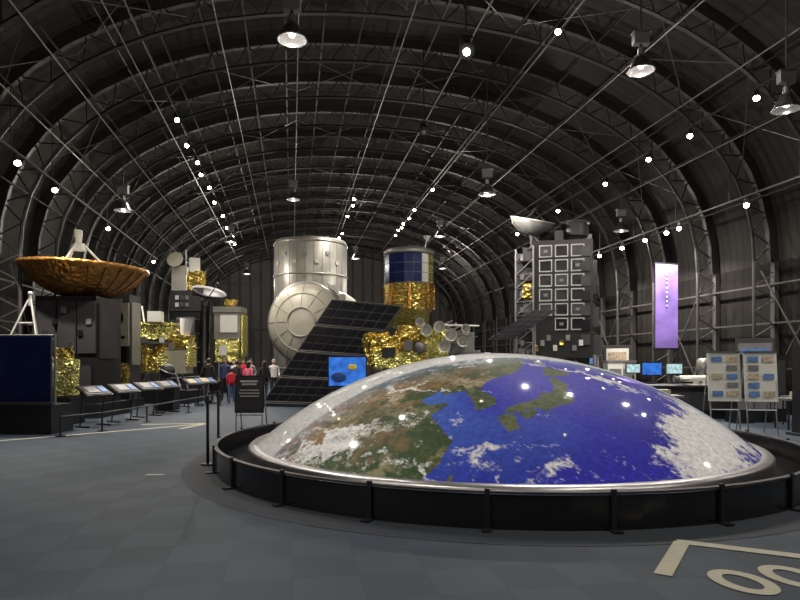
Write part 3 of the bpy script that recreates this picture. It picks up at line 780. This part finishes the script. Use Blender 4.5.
# sign stand
b = B('notice_sign_stand')
x, y = -3.13, 12.5
b.box((x, y, .93), (.6, .03, .78), BLK, 0, -.12)
b.box((x, y-.018, .93), (.54, .01, .72), DK, 0, -.12)
for k, wd in enumerate((.36, .3, .0, .4, .42, .38, .42, .3, .0, .34)):
    if wd: b.box((x, y-.03-(.055*k-.27)*-.12, 1.2-.062*k), (wd, .006, .022 if k > 1 else .035), WHITE, 0, -.12)
for sx in (-.27, .27):
    b.tube((x+sx, y-.1, 0), (x+sx, y+.08, 1.3), .018, STEEL, 6); b.tube((x+sx, y+.45, 0), (x+sx, y+.08, 1.25), .015, STEEL, 6)
b.tube((x-.27, y-.04, .5), (x+.27, y-.04, .5), .012, STEEL, 5)
b.done()
for x, y in ((-2.98, 9.3), (-3.3, 10.9)):
    b = B('barrier_post')
    b.cyl((x, y, 0), (x, y, .03), .11, .1, BLK, 20); b.cyl((x, y, .03), (x, y, 1.05), .024, .024, BLK, 10)
    b.cyl((x, y, .95), (x, y, 1.08), .035, .03, DK, 12); b.box((x+.02, y, .98), (.1, .05, .06), DK); b.done()

# ---------------------------------------------------------------- right side
b = B('hanging_banner')
o_ = Vector((9.12, 21.4, 2.1))
b.obox(o_, Vector((.9, .23, 0)), Vector((-.01, .04, 0)), (0, 0, 3.0), PURP)
b.obox(o_+Vector((-.03, 0, 3.0)), Vector((.96, .25, 0)), Vector((-.02, .06, 0)), (0, 0, .06), BLK)
b.obox(o_+Vector((-.03, 0, -.06)), Vector((.96, .25, 0)), Vector((-.02, .06, 0)), (0, 0, .06), BLK)
for k in range(8): b.obox(o_+Vector((.41, .09, 2.6-.16*k)), Vector((.06, .016, 0)), (0, -.012, 0), (0, 0, .08), LINEW)
for s_ in (.03, .87):
    b.tube(o_+Vector((s_, .26*s_+.05, -2.1)), o_+Vector((s_, .26*s_+.05, 3.0)), .03, BLK, 6)
b.box(o_+Vector((.45, .15, -2.05)), (1.1, .5, .1), BLK, .25)
b.done()
b = B('poster_display_board')
for x, y, rz, tb in ((7.18, 13.3, -.12, GREY), (7.9, 13.15, -.12, BLUEP)):
    Rm = Matrix.Translation((x, y, 0)) @ Matrix.Rotation(rz, 4, 'Z')
    b.box(Rm @ Vector((0, 0, 1.27)), (.68, .04, 1.08), WHITE, rz, -.1)
    for i in range(2):
        for j in range(5):
            if (i+j*2+(tb is GREY)) % 4 == 3: continue
            b.box(Rm @ Vector((-.155+.31*i, -.035-(j-2)*.02, 1.66-.19*j)), (.22, .01, .12), (BLUEP, tb, TANP, GREY)[(i*2+j*3) % 4], rz, -.1)
    b.box(Rm @ Vector((0, .03, 1.82)), (.70, .05, .04), STEEL, rz)
    for sx in (-.3, .3):
        b.tube(Rm @ Vector((sx, -.12, 0)), Rm @ Vector((sx, .08, 1.8)), .018, STEEL, 6); b.tube(Rm @ Vector((sx, .5, 0)), Rm @ Vector((sx, .08, 1.7)), .015, STEEL, 6)
    b.tube(Rm @ Vector((-.3, -.07, .55)), Rm @ Vector((.3, -.07, .55)), .014, STEEL, 5)
b.done()
b = B('display_counter')
b.box((8.4, 17.2, .45), (2.6, .8, .9), BLK); b.box((8.4, 17.2, .92), (2.7, .9, .05), DK)
b.box((8.4, 16.78, .5), (2.4, .02, .5), DK); b.done()
b = B('rocket_model')
b.cyl((8.0, 17.2, 1.12), (9.1, 17.2, 1.13), .09, .09, WHITE, 16); b.cyl((9.1, 17.2, 1.13), (9.4, 17.2, 1.13), .09, .01, WHITE, 16)
b.cyl((8.0, 17.2, 1.12), (7.85, 17.2, 1.12), .06, .1, GREY, 16); b.box((8.6, 17.2, 1.02), (.1, .1, .12), STEEL); b.box((8.15, 17.2, 1.12), (.25, .5, .02), WHITE)
b.box((8.6, 17.2, .957), (.9, .4, .02), WHITE); b.done()
for x, y, s_, mm in ((8.05, 19.2, .6, SCRB), (8.95, 19.6, .5, SCRW), (8.0, 20.6, .45, SCRW), (9.85, 19.2, .5, SCRB)):
    b = B('exhibit_monitor')
    b.box((x, y, .45), (.7, .5, .9), BLK); b.box((x, y, .93), (.3, .2, .04), BLK); b.cyl((x, y, .94), (x, y, 1.15), .03, .03, BLK)
    b.box((x, y, 1.38), (s_+.06, .05, s_*.62+.06), BLK); b.box((x, y-.03, 1.38), (s_, .01, s_*.62), mm); b.done()
b = B('white_display_cabinet')
for k, (x, y) in enumerate(((7.95, 22.4), (8.55, 22.7))):
    b.box((x, y, .8), (.55, .5, 1.6), CREAM if k else WHITE); b.box((x, y, 1.63), (.6, .56, .06), GREY); b.box((x, y-.26, 1.1), (.45, .02, .5), GREY)
b.box((8.25, 22.6, .05), (1.4, .8, .1), BLK)
b.done()
b = B('server_cabinet')
for x, y in ((9.0, 15.9), (9.55, 16.1), (10.1, 16.3)):
    b.box((x, y, .9), (.5, .5, 1.8), BLK); b.box((x, y-.26, 1.2), (.4, .02, .9), DK); b.box((x, y-.27, .5), (.4, .02, .3), GREY)
b.done()
b = B('exhibit_table')
for x, y in ((9.6, 14.3), (10.3, 15.1), (6.7, 15.6)):
    b.box((x, y, .72), (1.1, .6, .05), GREY); b.box((x, y-.05, .82), (.5, .3, .14), CREAM)
    for sx in (-.5, .5):
        for sy in (-.25, .25): b.tube((x+sx, y+sy, 0), (x+sx, y+sy, .7), .02, BLK, 6)
b.done()
b = B('black_display_pillar')
b.box((8.85, 13.0, .92), (.45, .4, 1.84), BLK); b.box((8.85, 12.78, 1.35), (.36, .03, .7), BLKG); b.box((8.85, 13, .03), (.6, .6, .06), DK)
b.box((8.85, 12.76, .6), (.3, .02, .12), GREY); b.done()
# upright exhibit panels standing along the right wall (all inside the truss line)
for x, y, mm in ((10.35, 17.5, BLUEP), (8.85, 24.4, TANP), (8.2, 26.2, BLUEP), (6.9, 25.4, TANP), (6.2, 27.4, BLUEP)):
    b = B('exhibit_information_panel')
    b.box((x, y, 1.35), (1.0, .06, 1.9), DK, -.5); b.box((x-.02, y-.04, 1.45), (.86, .03, 1.4), WHITE if mm is TANP else GREY, -.5)
    b.box((x-.04, y-.07, 1.75), (.7, .02, .5), mm, -.5); b.box((x-.04, y-.07, 1.15), (.6, .02, .35), CREAM if mm is BLUEP else BLUEP, -.5)
    b.box((x, y, .03), (1.0, .5, .06), BLK, -.5); b.box((x, y, .25), (.8, .05, .45), BLK, -.5)
    b.done()
for x, y in ((7.6, 28.4), (6.6, 31), (4.8, 35)):
    b = B('wall_exhibit_case')
    b.box((x, y, .4), (1.5, .8, .8), BLK); b.box((x, y, 1.3), (1.3, .6, 1.0), DK); b.box((x-.2, y-.32, 1.35), (.7, .02, .6), CREAM)
    b.box((x+.35, y-.32, 1.35), (.3, .02, .5), BLUEP); b.box((x, y, 1.83), (1.5, .8, .05), BLK)
    b.cyl((x-.3, y, 1.85), (x-.3, y, 2.3), .15, .2, GREY, 16); b.box((x+.3, y, 2.0), (.3, .3, .3), WHITE); b.done()
b = B('rocket_engine_model')
x, y = 9.3, 18.4
b.box((x, y, .2), (.8, .8, .4), BLK)
b.lathe([(.38, .42), (.33, .8), (.22, 1.1), (.10, 1.25), (.18, 1.35), (.18, 1.65), (.1, 1.72), (0, 1.72)], SILV, Matrix.Translation((x, y, 0)), 28)
for k in range(3):
    a = 2.1*k+.4; b.tube((x+.34*math.cos(a), y+.34*math.sin(a), .4), (x+.18*math.cos(a), y+.18*math.sin(a), 1.6), .02, STEEL, 6)
b.cyl((x+.25, y, 1.3), (x+.25, y, 1.6), .06, .08, GOLD, 12); b.tube((x+.25, y, 1.55), (x, y-.1, 1.7), .03, STEEL)
b.done()

# ---------------------------------------------------------------- people
SKIN = mat('skin', (.5, .3, .2), .5, var=.05)
HAIR = mat('hair_dark', (.015, .012, .01), .45)
HAIRG = mat('hair_grey', (.3, .3, .3), .5)
SHOE = mat('shoe', (.04, .04, .04), .4)
def cloth(n_, c): return mat('cloth_'+n_, c, .85, var=.15, scale=12)
def person(x, y, face, H, top, leg, stride=.0, arm=.0, hair=HAIR, bag=None, long=False):
    k = H/1.7
    bm = bmesh.new(); sl = bm.verts.layers.skin.verify()
    vs = {}
    def V(n_, p, r, par_=None):
        v = bm.verts.new((p[0]*k, p[1]*k, p[2]*k)); v[sl].radius = (r[0]*k, r[1]*k) if isinstance(r, tuple) else (r*k, r*k)
        vs[n_] = v
        if par_: bm.edges.new((vs[par_], v))
        return v
    r_ = V('pel', (0, 0, .94), (.155, .115)); r_[sl].use_root = True
    V('wai', (0, 0, 1.08), (.14, .105), 'pel'); V('che', (0, .01, 1.26), (.165, .12), 'wai'); V('shc', (0, 0, 1.39), (.12, .09), 'che')
    V('nek', (0, 0, 1.47), .055, 'shc'); V('jaw', (0, .01, 1.53), .07, 'nek'); V('hea', (0, .01, 1.61), (.08, .095), 'jaw'); V('top', (0, 0, 1.67), .055, 'hea')
    for s_, sn in ((-1, 'l'), (1, 'r')):
        st = stride*s_
        V(sn+'sh', (.17*s_, 0, 1.38), .06, 'shc'); V(sn+'el', (.225*s_, -.02-arm*.05-st*.25, 1.12), .045, sn+'sh')
        V(sn+'wr', (.235*s_, .05+arm*.25-st*.45, .9+arm*.22), .03, sn+'el'); V(sn+'hd', (.235*s_, .07+arm*.32-st*.48, .83+arm*.24), (.032, .024), sn+'wr')
        V(sn+'hp', (.09*s_, 0, .86), .095, 'pel'); V(sn+'kn', (.1*s_, .03+st*.35, .49), .066, sn+'hp')
        V(sn+'an', (.1*s_, -.02+st*.6, .09), .043, sn+'kn'); V(sn+'to', (.11*s_, .13+st*.6, .04), (.042, .03), sn+'an')
    me = bpy.data.meshes.new('tmp'); bm.to_mesh(me); bm.free()
    ob = bpy.data.objects.new('tmp', me); S.collection.objects.link(ob)
    md = ob.modifiers.new('sk', 'SKIN'); md.use_smooth_shade = True
    ss = ob.modifiers.new('sb', 'SUBSURF'); ss.levels = 2; ss.render_levels = 2
    dg = bpy.context.evaluated_depsgraph_get(); dg.update()
    ev = bpy.data.meshes.new_from_object(ob.evaluated_get(dg)); bpy.data.objects.remove(ob)
    bb = B('person'); bb.bm.from_mesh(ev)
    it, il, isk, ish = bb.mi(top), bb.mi(leg), bb.mi(SKIN), bb.mi(SHOE)
    hem = .80 if long else .93
    for f in bb.bm.faces:
        c = f.calc_center_median()/k; f.smooth = True
        if c.z > 1.475: f.material_index = isk
        elif abs(c.x) > .19 and c.z < .9+arm*.22 and c.z > .6: f.material_index = isk
        elif c.z > hem or abs(c.x) > .19: f.material_index = it
        elif c.z < .075: f.material_index = ish
        else: f.material_index = il
    def P(a, b_, c): return Vector((a*k, b_*k, c*k))
    bb.ball(P(0, -.012, 1.635), .103*k, hair, 18, (.9, 1.02, 1.02))
    if long: bb.ball(P(0, -.05, 1.53), .09*k, hair, 14, (.95, .6, 1.5))
    bb.ball(P(0, .022, 1.595), .086*k, SKIN, 18, (.88, 1.0, 1.15))
    bb.cyl(P(0, .095, 1.61), P(0, .122, 1.578), .009*k, .015*k, SKIN, 8)
    for s_ in (-1, 1):
        bb.ball(P(.033*s_, .098, 1.612), .013*k, WHITE, 8); bb.ball(P(.033*s_, .108, 1.612), .007*k, HAIR, 8)
        bb.ball(P(.083*s_, .0, 1.6), .022*k, SKIN, 8, (.5, 1, 1.4))
        wx, wy, wz = .235*s_, .07+arm*.32-stride*s_*.48, .83+arm*.24
        for q, ln in enumerate((.055, .07, .075, .06)):
            a0 = P(wx, wy-.022+.015*q, wz-.01); a1 = P(wx-.004*s_, wy-.022+.017*q+.01, wz-.03-ln*.5); a2 = P(wx-.014*s_, wy-.015+.017*q+.012, wz-.03-ln)
            bb.cyl(a0, a1, .009*k, .008*k, SKIN, 6); bb.cyl(a1, a2, .008*k, .006*k, SKIN, 6)
        bb.cyl(P(wx, wy+.02, wz+.01), P(wx-.01*s_, wy+.05, wz-.035), .011*k, .008*k, SKIN, 6)
    bb.box(P(0, .098, 1.553), (.04*k, .012*k, .008*k), mat('lips', (.4, .12, .1), .5))
    if bag:
        bb.box(P(0, -.19, 1.22), (.3*k, .16*k, .42*k), bag); bb.box(P(0, -.28, 1.14), (.22*k, .05*k, .2*k), bag)
        for s_ in (-1, 1): bb.tube(P(.1*s_, -.12, 1.4), P(.11*s_, .12, 1.34), .018*k, bag, 5)
    o = bb.done(); o.location = (x, y, 0); o.rotation_euler[2] = face
    return o
c_bk, c_nv, c_rd, c_pk = cloth('black', (.015, .015, .018)), cloth('navy', (.05, .07, .16)), cloth('red', (.6, .03, .05)), cloth('pink', (.7, .15, .25))
c_gr, c_wh, c_jn = cloth('grey', (.25, .25, .25)), cloth('white', (.65, .65, .63)), cloth('jeans', (.05, .08, .16))
for a in ((-7.55, 23.7, .1, 1.72, c_bk, c_bk, .25, 0, HAIR, None, False), (-7.05, 24.2, 3.0, 1.76, c_nv, c_bk, .1, .2, HAIR, None, False),
          (-6.45, 23.0, .2, 1.35, c_rd, c_jn, .2, .1, HAIR, c_rd, False), (-6.0, 23.8, -.4, 1.6, c_pk, c_jn, .1, .5, HAIR, None, True),
          (-6.6, 26.6, 2.6, 1.72, c_gr, c_bk, -.2, .3, HAIR, None, False), (-5.6, 24.8, .5, 1.62, c_bk, c_jn, .2, 0, HAIR, c_bk, True),
          (-5.55, 26.4, 3.3, 1.7, c_wh, c_bk, .15, .6, HAIRG, None, False), (-8.3, 25.6, -.6, 1.6, c_bk, c_gr, 0, .4, HAIR, None, True),
          (-7.5, 27.2, 2.9, 1.68, c_wh, c_jn, 0, .4, HAIR, None, True), (-6.3, 29.8, 0, 1.7, c_nv, c_gr, .2, 0, HAIR, c_gr, False),
          (-7.9, 30.3, 3.1, 1.7, c_rd, c_bk, .2, 0, HAIR, None, False), (-6.8, 25.1, -.3, 1.65, c_bk, c_bk, .2, .3, HAIR, None, False)):
    person(*a)

# ---------------------------------------------------------------- camera
cd = bpy.data.cameras.new('camera'); cd.lens = 27; cd.sensor_width = 36; cd.shift_y = .0775; cd.clip_end = 200
cam = bpy.data.objects.new('camera', cd); cam.location = (0, 0, 1.6); cam.rotation_euler = (math.radians(90), 0, 0)
S.collection.objects.link(cam); S.camera = cam
